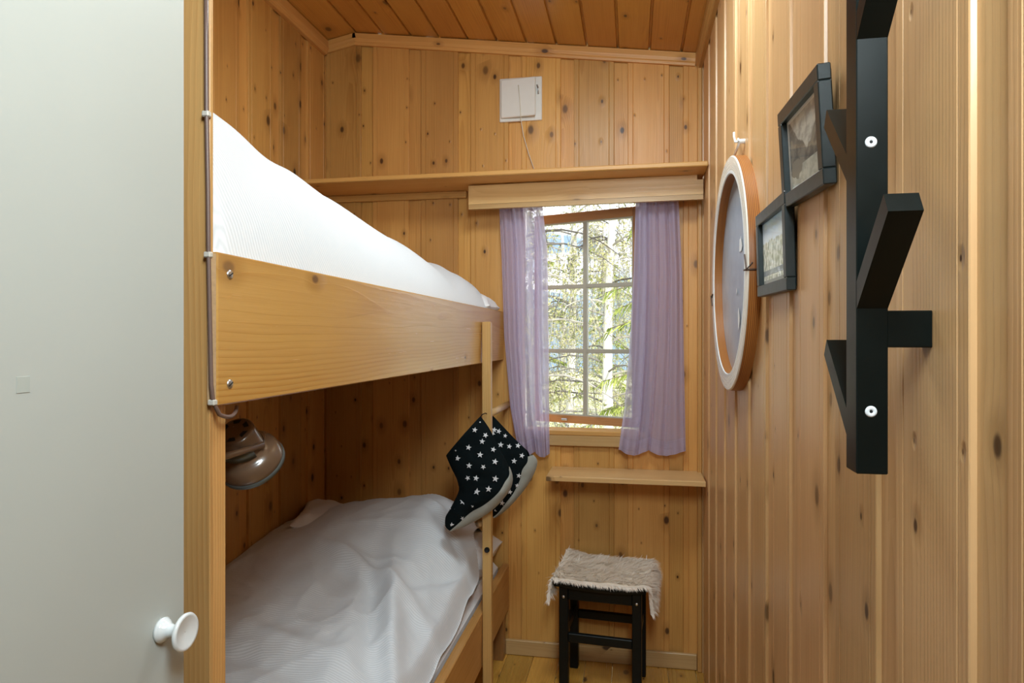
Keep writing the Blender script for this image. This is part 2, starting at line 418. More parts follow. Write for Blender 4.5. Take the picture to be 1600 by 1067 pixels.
o = panel_wall(MB(), 2.190, -.2, 2.83, lambda t, h, z: (XL+h, t, z), -.02, lambda t: ceilz(XL)+.02).build('wall_left', 'wall', fix=False)
struct(o, 'knotty pine board wall behind the bunks', 'wall')
o = panel_wall(MB(), .612, -1.9, 2.83, lambda t, h, z: (XR-h, t, z), -.02, lambda t: ceilz(XR)+.02, period=.2148, wide=.160, step=.0055).build('wall_right', 'rwall', fix=False)
struct(o, 'pale pine board wall on the right', 'wall')
# partition closing the bunks behind the open door, and the hall behind the camera
mb = MB()
for i in range(6): mb.box((XL+.003+i*.121, .812, 0), (XL+.121+i*.121, .828, 2.66), 2, .002)
struct(mb.build('wall_front', 'wall'), 'pine partition at the near end of the bunks', 'wall')
mb = MB()
for i in range(8): mb.box((XL+i*.106, -.19, 0), (XL+.104+i*.106, -.17, 2.66), 2, .002)
mb.box((-1.40, -1.92, 0), (XR+.05, -1.90, 2.7), 2, .001)
mb.box((XL-.02, -1.92, 0), (XL, -.17, 2.7), 2, .001)
struct(mb.build('wall_hall', 'wall'), 'pine hallway walls behind the doorway', 'wall')
# ceiling
mb = MB()
def ceil_piece(x0, x1):
    n = max(1, round(abs(x1-x0)/.132)); w = (x1-x0)/n
    for i in range(n):
        a = x0+i*w; b = a+w; r = rnd3(); g = .006
        xs = [(a, .010), (a+g, .010), (a+g+.003, 0), (b-.003, 0), (b, .010)]
        for (p, q) in zip(xs, xs[1:]):
            V = [(p[0], -1.95, ceilz(p[0])+p[1]), (q[0], -1.95, ceilz(q[0])+q[1]), (q[0], 2.83, ceilz(q[0])+q[1]), (p[0], 2.83, ceilz(p[0])+p[1])]
            c = (a+b)/2
            mb.add(V, [[0, 1, 2, 3]], rnd=r, wc=[(v[0]-c, v[2]-ceilz(v[0]), v[1]) for v in V])
ceil_piece(AX, .32); ceil_piece(-1.40, AX)
struct(mb.build('ceiling', 'ceil', fix=False), 'dark varnished pine board ceiling sloping to the right', 'ceiling')
# floor
mb = MB()
x = -1.40
while x < .3:
    mb.box((x+.0006, -1.95, -.025), (x+.1094, 2.83, 0), 1, .0015); x += .11
struct(mb.build('floor', 'floor'), 'glossy yellow pine plank floor', 'floor')
# crown mouldings
def crown(name, p0, p1, inward, label, mat='trim', w=.022, h=.048):
    m = MB(); p0 = Vector(p0); p1 = Vector(p1); inn = Vector(inward)
    d = (p1-p0).normalized(); up = inn.cross(d); up = up if up.z > 0 else -up
    prof = [(0, 0), (w*.55, 0), (w*.62, .010), (w*.8, .014), (w, .026), (w, h), (0, h)]
    V = []; wc = []
    for e in (p0, p1):
        for a, b in prof: V.append(e+inn*a-up*(h-b)); wc.append((b-h/2, a, (e-p0).length))
    n = len(prof); F = [[i, (i+1) % n, n+(i+1) % n, n+i] for i in range(n)]+[list(range(n))[::-1], [n+i for i in range(n)]]
    m.add(V, F, wc=wc)
    return struct(m.build(name, mat), label, 'moulding')
crown('trim_1', (AX-.01, YB, ceilz(AX)-.004), (XR-.02, YB, ceilz(XR-.02)-.002), (0, -1, 0), 'sloping pine moulding along the top of the far wall')
crown('trim_2', (XL, YB, ceilz(XL)-.004), (AX, YB, ceilz(AX)-.004), (0, -1, 0), 'short pine moulding rising from the far left corner')
crown('trim_3', (XL, .83, ceilz(XL)-.003), (XL, YB-.01, ceilz(XL)-.003), (1, 0, 0), 'pine moulding along the top of the left wall', w=.03, h=.055)
crown('trim_4', (XR, -.1, ceilz(XR)-.003), (XR, YB-.01, ceilz(XR)-.003), (-1, 0, 0), 'pine moulding along the top of the right wall', w=.026, h=.06)
struct(MB().box((XR-.018, YB-.03, 0), (XR-.001, YB+.0, 2.44), 2, .003).build('trim_5', 'trim'), 'corner strip in the far right corner', 'moulding')
struct(MB().box((-.53, YB-.017, .001), (XR-.019, YB, .064), 0, .003).build('baseboard_back', 'pale'), 'pale pine skirting board below the window wall', 'skirting board')

# ------------------------------------------------------------------ window: fixed frame, sash pushed open to the outside
win = thing('window_1', 'six-pane wooden window with its sash pushed open outward', 'window', ((WX0+WX1)/2, YB+.05, WZ0)); win['kind'] = 'structure'
fr = MB()
fr.box((WX0-.03, YB-.002, WZ0-.03), (WX0+.012, YB+.075, WZ1+.03), 2); fr.box((WX1-.012, YB-.002, WZ0-.03), (WX1+.03, YB+.075, WZ1+.03), 2)
fr.box((WX0, YB-.002, WZ1-.015), (WX1, YB+.075, WZ1+.04), 0)
fr.build('frame', 'sashwood', win)
MB().box((WX0-.01, YB-.022, WZ0-.018), (WX1+.01, YB+.085, WZ0+.002), 0, .003).build('sill', 'trim', win)
MB().box((WX0+.01, YB-.020, .893), (WX1-.005, YB, WZ0-.018), 0, .002).build('apron', 'pale', win)
ANG = math.radians(19)
hx, hy = WX1-.016, YB+.035; SW, SH = .487, .925; SZ = .968
SM = Matrix.Translation((hx, hy, SZ)) @ Matrix.Rotation(-ANG, 4, 'Z') @ Matrix.Scale(-1, 4, (1, 0, 0))
sa = MB(); st = .024; rt, rb = .040, .034; dp = .034
sa.box((0, 0, 0), (st, dp, SH), 2, Mx=SM); sa.box((SW-st, 0, 0), (SW, dp, SH), 2, Mx=SM)
sa.box((st, 0, SH-rt), (SW-st, dp, SH), 0, Mx=SM); sa.box((st, 0, 0), (SW-st, dp, rb), 0, Mx=SM)
sash = sa.build('sash', 'sashwood', win)
mu = MB(); iw = (SW-2*st); ih = SH-rt-rb
mu.box((SW/2-.009, .006, rb), (SW/2+.009, dp-.004, SH-rt), 2, Mx=SM)
for i in (1, 2): mu.box((st, .007, rb+ih*i/3-.009), (SW-st, dp-.005, rb+ih*i/3+.009), 0, Mx=SM)
for x0 in (st-.001, SW-st-.005): mu.box((x0, .002, rb), (x0+.006, dp-.008, SH-rt), 2, .001, Mx=SM)
for z0 in (rb-.001, SH-rt-.005): mu.box((st, .002, z0), (SW-st, dp-.008, z0+.006), 0, .001, Mx=SM)
mu.build('glazing_bars', 'muntin', sash)
MB().box((st, .019, rb), (SW-st, .021, SH-rt), 2, .0002, Mx=SM).build('glass', 'glass', sash)
MB().box((SW*.66, -.008, .012), (SW*.72, 0, .02), 0, .002, Mx=SM).build('stay_plate', 'steel', sash)

# ------------------------------------------------------------------ shelf, valance, small shelf, curtains
sh = thing('wall_shelf', 'long pine shelf running across the far wall above the curtains', 'shelf', (-.54, 2.66, 1.97))
b = MB(); b.box((XL+.002, 2.545, 1.975), (XR-.002, YB-.002, 1.988), 0, .001); b.build('shelf_board', 'trim', sh)
b = MB(); b.box((XL+.002, 2.528, 1.974), (XR-.002, 2.548, 1.992), 0, .003); b.build('front_lipping', 'trim', sh)
b = MB(); b.box((XL+.002, YB-.018, 1.945), (-.70, YB-.001, 1.975), 0, .003); b.build('wall_batten', 'trim', sh)
va = thing('curtain_valance', 'pine pelmet board above the window hiding the curtain tops', 'pelmet', (-.2, 2.68, 1.88))
b = MB()
b.prism([(-.664, 1.8915), (.270, 1.8995), (.270, 1.956), (.247, 1.956), (.247, 1.9745), (-.664, 1.969)], 1, 2.665, 2.687, grain=0); b.build('front_board', 'pale', va)
b = MB(); b.prism([(-.664, 1.872), (.270, 1.880), (.270, 1.8988), (-.664, 1.8908)], 1, 2.666, 2.687, grain=0); b.build('lower_strip', 'pale', va)
for x0 in (-.664, .225): MB().box((x0, 2.687, 1.955), (x0+.019, YB-.002, 1.972), 1).build('bracket', 'pale', va)
b = MB(); b.tube([(-.655, 2.735, 1.90), (.255, 2.735, 1.90)], .006, 10); b.build('curtain_rod', 'steel', va)
b = MB(); b.box((-.332, 2.585, .783), (XR-.004, YB-.001, .803), 0, .002)
tag(b.build('pine_shelf', 'pale'), 'short bare pine shelf below the window above the stool', 'shelf')

def curtain(name, label, keys, folds, ph, seed, amp=.014):
    # keys: (Z, X left, X right)
    keys = sorted(keys, reverse=True); zt, zb = keys[0][0], keys[-1][0]
    rn = random.Random(seed); offs = [rn.uniform(-.25, .25) for _ in range(folds+4)]
    def ed(z):
        for k0, k1 in zip(keys, keys[1:]):
            if k1[0] <= z <= k0[0]:
                f = (k0[0]-z)/(k0[0]-k1[0]+1e-9); return k0[1]+(k1[1]-k0[1])*f, k0[2]+(k1[2]-k0[2])*f
        return keys[-1][1:]
    def fn(u, v):
        z = zt+(zb-zt)*v; a, c = ed(z)
        n = noise.noise(Vector((u*2.2, v*1.3, seed)))
        uu = u+.03*math.sin(v*3+seed+u*5)*v
        w = uu*folds*2*math.pi+ph+n*1.6*v
        am = amp*(.75+.5*noise.noise(Vector((u*3, v*.8, seed+9))))
        x = a+(c-a)*(u+.018*math.sin(w*1.0+1.2)); y = 2.737+am*math.sin(w)+.004*math.sin(w*2.3+v)
        zz = z+.010*math.sin(w*.5+1)*v*v+.006*n*v
        return (x, y, zz)
    wd = (keys[-1][2]-keys[-1][1])*1.5
    mb = MB(); mb.grid(fn, 150, 90, wcf=lambda u, v: (u*wd, 0, (zt-zb)*v))
    o = mb.build(name, ['curtain', 'hem'], fix=False)
    h = zt-zb
    for p in o.data.polygons:
        v = ((p.index % 90)+.5)/90
        if v > 1-.055/h or v < .03/h: p.material_index = 1
    return tag(o, label, 'curtain', 'lilac curtains')
kL = [(1.905, -.555, -.372), (1.70, -.545, -.350), (1.35, -.533, -.345), (1.05, -.505, -.342), (.858, -.470, -.338)]
kR = [(1.905, .014, .182), (1.60, .005, .198), (1.30, -.012, .205), (1.05, -.035, .210), (.878, -.058, .212)]
curtain('curtain', 'sheer lilac curtain at the left of the window beside the bunk', kL, 4, .4, 3)
curtain('curtain', 'sheer lilac curtain at the right of the window nearest the right wall', kR, 4, 2.0, 8)

# ------------------------------------------------------------------ vent
ve = thing('air_vent', 'square white ventilation cover high on the far wall with pull cord', 'vent', (-.466, YB, 2.26))
b = MB(); b.box((-.557, YB-.008, 2.262), (-.375, YB+.001, 2.447), 2, .003); b.build('frame', 'vent', ve)
Rv = Matrix.Translation((-.548, YB-.008, 0)) @ Matrix.Rotation(math.radians(-6), 4, 'Z')
b = MB(); b.box((0, -.012, 2.275), (.150, 0, 2.437), 2, .003, Mx=Rv); b.build('flap', 'vent', ve)
b = MB(); b.tube([(-.395, YB-.009, 2.41), (-.391, YB-.016, 2.40), (-.389, YB-.014, 2.37)], .003, 8); b.build('spring', 'steel', ve)
b = MB(); pts = [onY(x, y, YB-.03) for x, y in ((810, 133), (812, 155), (814, 187))]+[onY(x, y, YB-.012) for x, y in ((818, 212), (826, 240), (835, 266))]
b.tube(pts, .0019, 6); b.build('pull_cord', 'cord', ve)

# ------------------------------------------------------------------ open door with knob
dr = thing('door_1', 'pale grey-green painted door standing open on the left', 'door', (-.48, .25, .005)); dr['kind'] = 'structure'
YD = onX(289, 500, -.48).y
b = MB(); b.box((-.515, YD-.80, .006), (-.48, YD, 2.45), 2, .002)
b.build('door_leaf', 'door', dr)
kb = onX(252, 984, -.48); Rk = Matrix.Translation((-.48, kb.y, kb.z)) @ Matrix.Rotation(math.radians(90), 4, 'Y')
b = MB(); b.lathe([(.0005, 0), (.0125, 0), (.0128, .003), (.0105, .006), (.007, .010), (.0062, .015), (.0075, .019), (.014, .0225), (.0185, .026), (.0192, .0285), (.018, .0302), (.0155, .0298), (.010, .0282), (.0005, .0275)], Rk, 48); b.build('knob', 'porcelain', dr)
q = onX(36, 601, -.48); b = MB(); b.box((-.4801, q.y-.006, q.z-.0065), (-.4796, q.y+.006, q.z+.0065), 2, .0001); b.build('tape_mark', 'tape', dr)

# ------------------------------------------------------------------ bunk bed
bk = thing('bunk_bed', 'built-in pine bunk bed with two berths and a plank front', 'bunk bed', (-.95, 1.8, 0))
b = MB(); b.box((-.655, .800, 0), (-.553, .8075, 2.64), 2, .001); b.build('post', 'post', bk)
b = MB(); b.box((-.64, .8078, 0), (-.557, .842, 1.2495), 2, .002); b.build('inner_post', 'post', bk)
XB = -.54; ZB0, ZB1 = 1.2505, 1.455
b = MB(); b.box((XB-.017, .797, ZB0), (XB, YB-.002, ZB1), 1, .002, emat=1); ub = b.build('upper_side_board', ['board', 'endgrain'], bk)
for (x, y) in ((359, 429), (359, 600)):
    q = onX(x, y, XB); Rs = Matrix.Translation(q) @ Matrix.Rotation(math.radians(90), 4, 'Y')
    b = MB(); b.lathe([(.0002, .0022), (.004, .0020), (.0062, .001), (.0065, -.001)], Rs, 24)
    sc_ = b.build('screw_head', 'steel', ub)
    b = MB(); b.box((-.0008, -.005, .0016), (.0008, .005, .0026), 2, .0001, Mx=Rs @ Matrix.Rotation(.5, 4, 'Z')); b.build('screw_slot', 'dark', sc_)
b = MB()
for i in range(9): b.box((XL+.012, .85+i*.215, 1.262), (XB-.018, .85+i*.215+.19, 1.280), 0, .002)
b.build('upper_slats', 'trim', bk)
b = MB(); b.box((XL+.01, .85, 1.235), (XL+.035, YB-.01, 1.262), 1); b.box((XB-.045, .85, 1.2505), (XB-.018, YB-.01, 1.262), 1); b.build('slat_rail', 'trim', bk)
XLB = -.516
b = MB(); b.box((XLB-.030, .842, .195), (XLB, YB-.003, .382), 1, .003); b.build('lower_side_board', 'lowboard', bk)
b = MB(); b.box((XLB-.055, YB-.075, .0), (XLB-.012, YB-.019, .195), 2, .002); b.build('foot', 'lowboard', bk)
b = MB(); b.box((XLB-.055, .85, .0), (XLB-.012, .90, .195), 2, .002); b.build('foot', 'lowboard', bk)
b = MB(); b.box((XL+.012, .85, .285), (XLB-.031, YB-.004, .300), 1, .002); b.build('lower_base', 'trim', bk)

# mattresses
def mattress(name, label, x0, x1, y0, y1, z0, z1):
    b = MB(); b.box((x0, y0, z0), (x1, y1, z1), 1, .02); return tag(b.build(name, 'cotton'), label, 'mattress')
mattress('mattress', 'white mattress on the upper berth under the bedspread', XL+.02, XB-.022, .86, YB-.03, 1.281, 1.40)
mattress('mattress', 'white mattress on the lower berth under the bedspread', XL+.02, XLB-.04, .86, YB-.03, .301, .40)

def sstep(x, a, b):
    t = max(0, min(1, (x-a)/(b-a))); return t*t*(3-2*t)
def gauss(x, y, cx, cy, sx, sy, rot=0):
    dx, dy = x-cx, y-cy; c, s = math.cos(rot), math.sin(rot); u, v = dx*c+dy*s, -dx*s+dy*c
    return math.exp(-(u/sx)**2-(v/sy)**2)
def lerpk(keys, t):
    for (a, va_), (b_, vb) in zip(keys, keys[1:]):
        if t <= b_:
            f = max(0, (t-a)/(b_-a)); f = f*f*(3-2*f); return va_+(vb-va_)*f
    return keys[-1][1]
# upper bedspread: a thick puffed quilt rising from behind the plank
UK = [(.80, .335), (1.1, .32), (1.5, .282), (1.9, .235), (2.2, .195), (2.45, .215), (2.6, .20), (2.70, .13), (2.765, .03)]
def upper_z(x, y):
    s = max(0, (XB-.019)-x); A = lerpk(UK, y)
    t = min(1, s/.26); p = (1-(1-t)**2.1)**(1/1.7)
    back = sstep(x, XL+.005, XL+.12)
    z = 1.425+A*p*(.55+.45*back)
    wr = noise.noise(Vector((x*3.2, y*2.2, 1.3)))*.018+noise.noise(Vector((x*7+y*4, y*3-x*5, 5.1)))*.007
    cre = -.022*gauss(x, y, -.66, 1.10, .035, .22, .42)+.012*gauss(x, y, -.72, 1.0, .06, .2, .42)
    cre += -.010*gauss(x, y, -.65, 2.36, .03, .20, .35)
    return z+(wr+cre)*min(1, s/.05)
def uf(u, v):
    x = (XB-.019)-(XB-.019-XL-.004)*u**1.8; y = .8305+(2.768-.8305)*v
    z = upper_z(x, y)
    return (x, y, 1.39+(z-1.39)*sstep(y, .822, .850))
mb = MB(); mb.grid(uf, 90, 170, wcf=lambda u, v: (u*1.1, 0, v*1.95), flip=True)
tag(mb.build('bedspread', 'sheet', fix=False), 'white ribbed bedspread puffed up on the upper bunk', 'bedspread')
# lower bedspread
def lower_z(x, y):
    s = (XLB-.034)-x
    z = .445+.085*sstep(s, 0, .20)+.02*sstep(s, .2, .75)
    z += .150*gauss(x, y, -.93, 2.52, .44, .34)+.055*gauss(x, y, -.70, 2.45, .16, .30)
    z += .05*gauss(x, y, -.95, 1.9, .30, .35)
    z -= .05*sstep(y, 2.60, 2.77)
    # creases
    z += .040*gauss(x, y, -.86, 2.05, .035, .30, 1.05)+.040*gauss(x, y, -.66, 1.78, .028, .34, .35)-.026*gauss(x, y, -.74, 1.80, .03, .30, .35)
    z += -.020*gauss(x, y, -.66, 2.13, .03, .20, -.5)+.018*gauss(x, y, -.60, 2.10, .03, .2, -.45)
    z += .014*gauss(x, y, -.95, 1.62, .03, .22, 1.35)-.012*gauss(x, y, -.95, 1.52, .03, .25, 1.3)
    z += .012*gauss(x, y, -1.0, 1.38, .025, .25, 1.5)
    z += .014*gauss(x, y, -.72, 2.42, .022, .16, .9)-.014*gauss(x, y, -.67, 2.36, .022, .16, .9)
    q = Vector((x*1.2+.3*noise.noise(Vector((x*2, y*2, 4))), y*1.2, 2.2))
    fold = (1-abs(noise.noise(Vector((q.x*4+q.y*2.2, q.y*3-q.x*2.6, 8)))))**5
    z += .007*fold*sstep(s, .02, .12)+.003*(1-abs(noise.noise(Vector((q.x*9-q.y*4, q.y*6+q.x*3, 5)))))**6
    z += noise.noise(Vector((x*3, y*2.4, 7.7)))*.022+noise.noise(Vector((x*8+y*3, y*4-x*3, 3.1)))*.009+noise.noise(Vector((x*17, y*9+x*9, 1.1)))*.003
    z -= .060*(1-sstep(s, 0, .035))
    return z
def lf(u, v):
    y = .846+(2.755-.846)*v
    xe = (XLB-.034)-.055*sstep(y, 2.36, 2.52)
    x = xe-(xe-XL-.004)*u**1.25
    return (x, y, lower_z(x, y)-.03*(1-sstep(y, .85, 1.0)))
mb = MB(); mb.grid(lf, 110, 200, wcf=lambda u, v: (u*.9, 0, v*1.95), flip=True)
tag(mb.build('bedspread', 'sheet', fix=False), 'white ribbed bedspread rumpled over the lower bunk', 'bedspread')
def pillow(name, label, cx, cy, cz, w, l, h, rz=0, tilt=0, mat='cotton', seed=0, ty=0):
    R = Matrix.Translation((cx, cy, cz)) @ Matrix.Rotation(rz, 4, 'Z') @ Matrix.Rotation(tilt, 4, 'Y') @ Matrix.Rotation(ty, 4, 'X')
    mb = MB()
    def f(sgn):
        def g(u, v):
            a, c = 2*u-1, 2*v-1
            e = (max(0, 1-a**4)*max(0, 1-c**4))**.55
            x = a*w/2*(1-.06*(1-abs(a))*0-.10*(1-c*c)*abs(a)**3*.6); y = c*l/2*(1-.08*(1-a*a)*abs(c)**3)
            z = sgn*h/2*e+noise.noise(Vector((a*2, c*2, seed)))*.012*e+.006*noise.noise(Vector((a*5, c*5, seed+3)))
            return R @ Vector((x, y, z))
        return g
    mb.grid(f(1), 36, 36, wcf=lambda u, v: (u*w, 0, v*l)); mb.grid(f(-1), 36, 36, wcf=lambda u, v: (u*w, 0, v*l), flip=True)
    return tag(mb.build(name, mat), label, 'pillow')
pillow('pillow', 'white pillow end showing at the far right of the lower bunk', -.80, 2.60, .475, .53, .28, .17, seed=2, ty=.10)
pillow('pillow', 'white pillow with one corner sticking up at the back of the lower bunk', -1.17, 2.52, .60, .32, .36, .10, rz=.3, tilt=.25, seed=5)
pillow('pillow', 'white pillow tucked at the window end of the upper bunk', -.78, 2.66, 1.47, .46, .22, .13, seed=8)
pillow('pillow', 'white pillow corner at the near end of the upper bunk', -.69, .90, 1.44, .26, .14, .10, seed=9, tilt=-.1)

# ------------------------------------------------------------------ ladder
la = thing('bunk_ladder', 'slim pine ladder pole with round rungs at the front of the bunks', 'ladder', (-.51, 2.37, 0))
b = MB(); p1 = onY(758.5, 503, 2.355); b.bar((-.491, 2.252, 0.001), (-.522, 2.374, 1.400), .032, .030, up=(0, 1, 0)); b.build('pole', 'polewood', la)
b = MB(); b.tube([(-.522, 2.372, 1.060), (-.522, YB-.001, 1.060)], .0135, 16); b.build('rung', 'pale', la)
q = onY(748, 818, 2.33); b = MB(); b.tube([q, q+Vector((.0, .2, .0)), (q.x-.002, YB-.002, q.z-.004)], .0135, 16); b.build('rung', 'pale', la)
q = onY(761, 859, 2.2865); b = MB(); b.lathe([(.0002, 0), (.0095, 0), (.0095, .004)], Matrix.Translation(q+Vector((0, .0005, 0))) @ Matrix.Rotation(math.radians(90), 4, 'X'), 20); b.build('rung_hole', 'dark', la)

# ------------------------------------------------------------------ quilted slipper boots
def boot(label, Y, secs, border, stars, T, seed, starr=.0095):
    root = thing('slipper_boot', label, 'boot', onY(*secs[-1][1], Y), 'quilted star slippers')
    n = len(secs); NS = 6*(n-1); NT_ = 26
    def interp(lst, s):
        i = min(int(s*(n-1)), n-2); f = s*(n-1)-i
        def P(k):
            return Vector(lst[max(0, min(n-1, k))])
        p0, p1, p2, p3 = P(i-1), P(i), P(i+1), P(i+2)
        return .5*((2*p1)+(-p0+p2)*f+(2*p0-5*p1+4*p2-p3)*f*f+(-p0+3*p1-3*p2+p3)*f**3)
    A = [s_[0] for s_ in secs]; Cc = [s_[1] for s_ in secs]
    Bd = [border[i] if border[i] else Cc[i] for i in range(n)]
    def thick(s): return T*(.62+.38*sstep(s, 0, .35))*(1-.45*sstep(s, .65, 1.0))
    def surf(s, t, sgn):
        a, bq, c = interp(A, s), interp(Bd, s), interp(Cc, s)
        L = (c-a).length+1e-6; tb = min(.999, (bq-a).length/L)
        # piecewise: t in 0..1 runs instep -> outer edge
        p = a+(c-a)*t if tb > .985 else (a+(bq-a)*(t/tb) if t <= tb else bq+(c-bq)*((t-tb)/(1-tb)))
        e = max(0, 1-(2*t-1)**2)**.5
        q = noise.noise(Vector((p.x*.045, p.y*.045, seed)))*.007+noise.noise(Vector((p.x*.11, p.y*.11, seed+4)))*.003
        w = onY(p.x, p.y, Y); w.y += -sgn*(thick(s)*e+q*e); return w, p, tb
    up = MB(); so_ = MB()
    for sgn in (1, -1):
        Vu = []; ids = {}
        for part, mbx in ((0, up), (1, so_)):
            s0 = 0 if part == 0 else 3.6/(n-1)
            N = NS if part == 0 else int(NS*.66); K = 20 if part == 0 else 6
            def fn(u, v, part=part, s0=s0):
                s = s0+(1-s0)*u; a, bq, c = interp(A, s), interp(Bd, s), interp(Cc, s)
                tb = min(1, (bq-a).length/((c-a).length+1e-6)); tb = 1 if tb > .985 else tb
                t = v*tb if part == 0 else tb+(1-tb)*v
                w = surf(s, t, sgn)[0]
                if part == 1: w.y -= sgn*.004*math.sin(math.pi*v)
                return w
            mbx.grid(fn, N, K, flip=(sgn < 0))
    # opening closed by the lining, set a little inside
    # stars: each bent over the quilted surface
    if True:
        gridp = []
        for i in range(80):
            for j in range(50):
                w, p, tb = surf(i/79, j/49, 1); gridp.append((p.x, p.y, w.y))
        def depth(x, y):
            best = sorted(((g[0]-x)**2+(g[1]-y)**2, g[2]) for g in gridp)[:4]
            ws = [1/(d+.05) for d, _ in best]; return sum(w_*y_ for w_, (_, y_) in zip(ws, best))/sum(ws)
        for (sx, sy, sr, rot) in stars:
            V = []
            for k in range(10):
                a = rot+math.pi*k/5; r = sr*(1 if k % 2 == 0 else .42)
                x, y = sx+r*math.sin(a), sy-r*math.cos(a); V.append(onY(x, y, depth(x, y)-.0022))
            V.append(onY(sx, sy, depth(sx, sy)-.0026))
            up.add(V, [[k, (k+1) % 10, 10] for k in range(10)], mat=1)
    u = up.build('upper', ['boot', 'star'], root); so_.build('sole', 'sole', root)
    c0 = onY(*Cc[0], Y)
    b = MB(); b.tube([c0+Vector((-.002, 0, -.006)), c0+Vector((.001, .02, .003)), c0+Vector((.006, .045, .005)), c0+Vector((.008, .06, .002))], .0018, 8); b.build('hanging_loop', 'boot', root)
    return root
S1 = [((697, 712), (751, 650)), ((701, 722), (765, 670)), ((707, 735), (777, 694)), ((713, 747), (789, 716)), ((716, 757), (799, 737)), ((717, 764), (801, 752)), ((715, 772), (795, 768)), ((709, 784), (775, 792)), ((702, 797), (750, 810)), ((696, 808), (725, 823)), ((696, 818), (707, 829))]
B1 = [None, None, None, None, (797, 738), (791, 751), (781, 767), (760, 785), (739, 797), (719, 815), (705, 827)]
q9 = lambda x, y: (680+x/9.41, 630+y/9.41)
st1 = [q9(582, 392)+(4.6, .2), q9(740, 470)+(4.6, .5), q9(690, 562)+(4.8, .1), q9(490, 650)+(4.8, .2), q9(660, 757)+(5.2, .1), q9(325, 812)+(5.4, .1), q9(855, 680)+(4.6, .3), q9(880, 858)+(5.2, .2), q9(498, 917)+(5, .1), q9(707, 937)+(4.4, .6), q9(240, 780)+(2.6, .2), q9(660, 278)+(1.6, 0), q9(300, 696)+(1.6, 0), q9(355, 1040)+(4.6, .1), q9(478, 1100)+(4.4, .8), q9(600, 1103)+(5, .2), q9(885, 1110)+(5.6, .2), q9(390, 1268)+(4.8, .2), q9(610, 1298)+(5.8, .2), q9(785, 1262)+(5.4, .1), q9(405, 1446)+(5.2, .2), q9(238, 1560)+(5, .2), q9(558, 1526)+(4.2, .4), q9(243, 1790)+(4.4, 0), q9(400, 1692)+(3.4, .7)]
boot('black slipper boot with white stars hanging in front of the ladder pole', 2.262, S1, B1, st1, .044, 3)
S2 = [((735, 700), (769, 648)), ((739, 712), (785, 665)), ((744, 724), (803, 684)), ((749, 736), (822, 702)), ((754, 748), (838, 716)), ((757, 758), (838, 731)), ((757, 768), (828, 752)), ((757, 778), (814, 772)), ((758, 788), (799, 789)), ((762, 797), (786, 801)), ((768, 803), (775, 808.6))]
B2 = [None, None, None, None, (826, 718), (818, 732), (814, 748), (804, 768), (791, 785), (780, 799), (772, 806)]
st2 = [q9(870, 390)+(4.6, .1), q9(845, 445)+(4.4, .6), q9(935, 412)+(4.6, .3), q9(1030, 478)+(3.6, .2), q9(963, 610)+(5, .1), q9(1090, 635)+(4.4, .2), q9(1218, 622)+(4.6, .2), q9(1275, 770)+(4.6, .3), q9(1160, 850)+(4.8, .1), q9(1230, 1065)+(4.4, .2), q9(1205, 1210)+(3.6, .1), q9(1100, 1305)+(4.2, .2), q9(985, 1468)+(4.6, .2), q9(875, 1585)+(3.6, .3), q9(955, 800)+(2.8, .4)]
boot('black slipper boot with white stars hanging behind the ladder pole nearer the curtain', 2.475, S2, B2, st2, .036, 6)

# ------------------------------------------------------------------ cable on the post, reading lamp
cb = thing('power_cable', 'brown cable clipped down the post beside the bunk plank', 'cable', (-.553, .79, 1.2))
pts = [onY(x, y, .794) for x, y in ((322, -60), (322.5, 60), (323, 178), (325, 290), (326, 398), (328, 500), (330, 600), (333, 628))]
pts += [Vector((-.5485+.006*math.cos(a*.5)-.012*(a/math.pi)**3, .797+.024*a, 1.2415-.009*math.sin(a))) for a in [math.pi*i/9 for i in range(1, 10)]]
b = MB(); b.tube(pts, .0028, 10); cab = b.build('cable', 'cable', cb)
for (x, y) in ((322.5, 178), (325.5, 398), (332, 629)):
    q = onY(x, y, .794); b = MB(); b.box((q.x-.0055, .7905, q.z-.004), (q.x+.0045, .7995, q.z+.004), 2, .0015); b.build('cable_clip', 'clip', cb)
lm = thing('reading_lamp', 'brown enamel reading lamp on the bunk wall below the upper plank', 'lamp', (-.70, .84, 1.1))
vd = Vector(ray(372, 680)).normalized()
ax = (vd*.68+(Vector((CS, SN, 0))*.50-Vector((0, 0, .86)))*.73).normalized()      # from vent cap to shade mouth
top = onY(366, 673, .985)
Rl = Matrix.Translation(top) @ ax.to_track_quat('Z', 'Y').to_matrix().to_4x4()
b = MB(); b.lathe([(.0003, 0), (.012, 0), (.027, .0005), (.0300, .003), (.0310, .008), (.0325, .030), (.033, .040), (.034, .046)], Rl, 44); cap = b.build('vent_cap', 'brown', lm)
for k in range(6):
    a = k*math.pi/3+.3; b = MB(); V = []
    for (r, da) in ((.016, -.28), (.024, -.30), (.024, .30), (.016, .28)): V.append(Rl @ Vector((r*math.cos(a+da), r*math.sin(a+da), -.0006)))
    b.add(V, [[0, 1, 2, 3]]); b.build('vent_slot', 'dark', cap)
b = MB(); b.lathe([(.034, .040), (.036, .046), (.042, .050), (.047, .053), (.0505, .060), (.0525, .070), (.0535, .080), (.052, .0805), (.050, .070), (.046, .060), (.036, .052)], Rl, 56); b.build('shade', 'brown', lm)
b = MB(); b.lathe([(.0532, .077), (.0548, .079), (.0548, .0845), (.0525, .085)], Rl, 56); b.build('rim', 'grey_strap', lm)
b = MB()
def strapf(u, v):
    a = math.radians(-150+250*u); r = .0365
    return Rl @ Vector((r*math.cos(a), r*math.sin(a)*1.0, .026+.019*v+.006*math.sin(a)))
b.grid(strapf, 40, 2); b.build('strap', 'grey_strap', lm, solid=.002)
sp = Rl @ Vector((-.037, 0, .034))
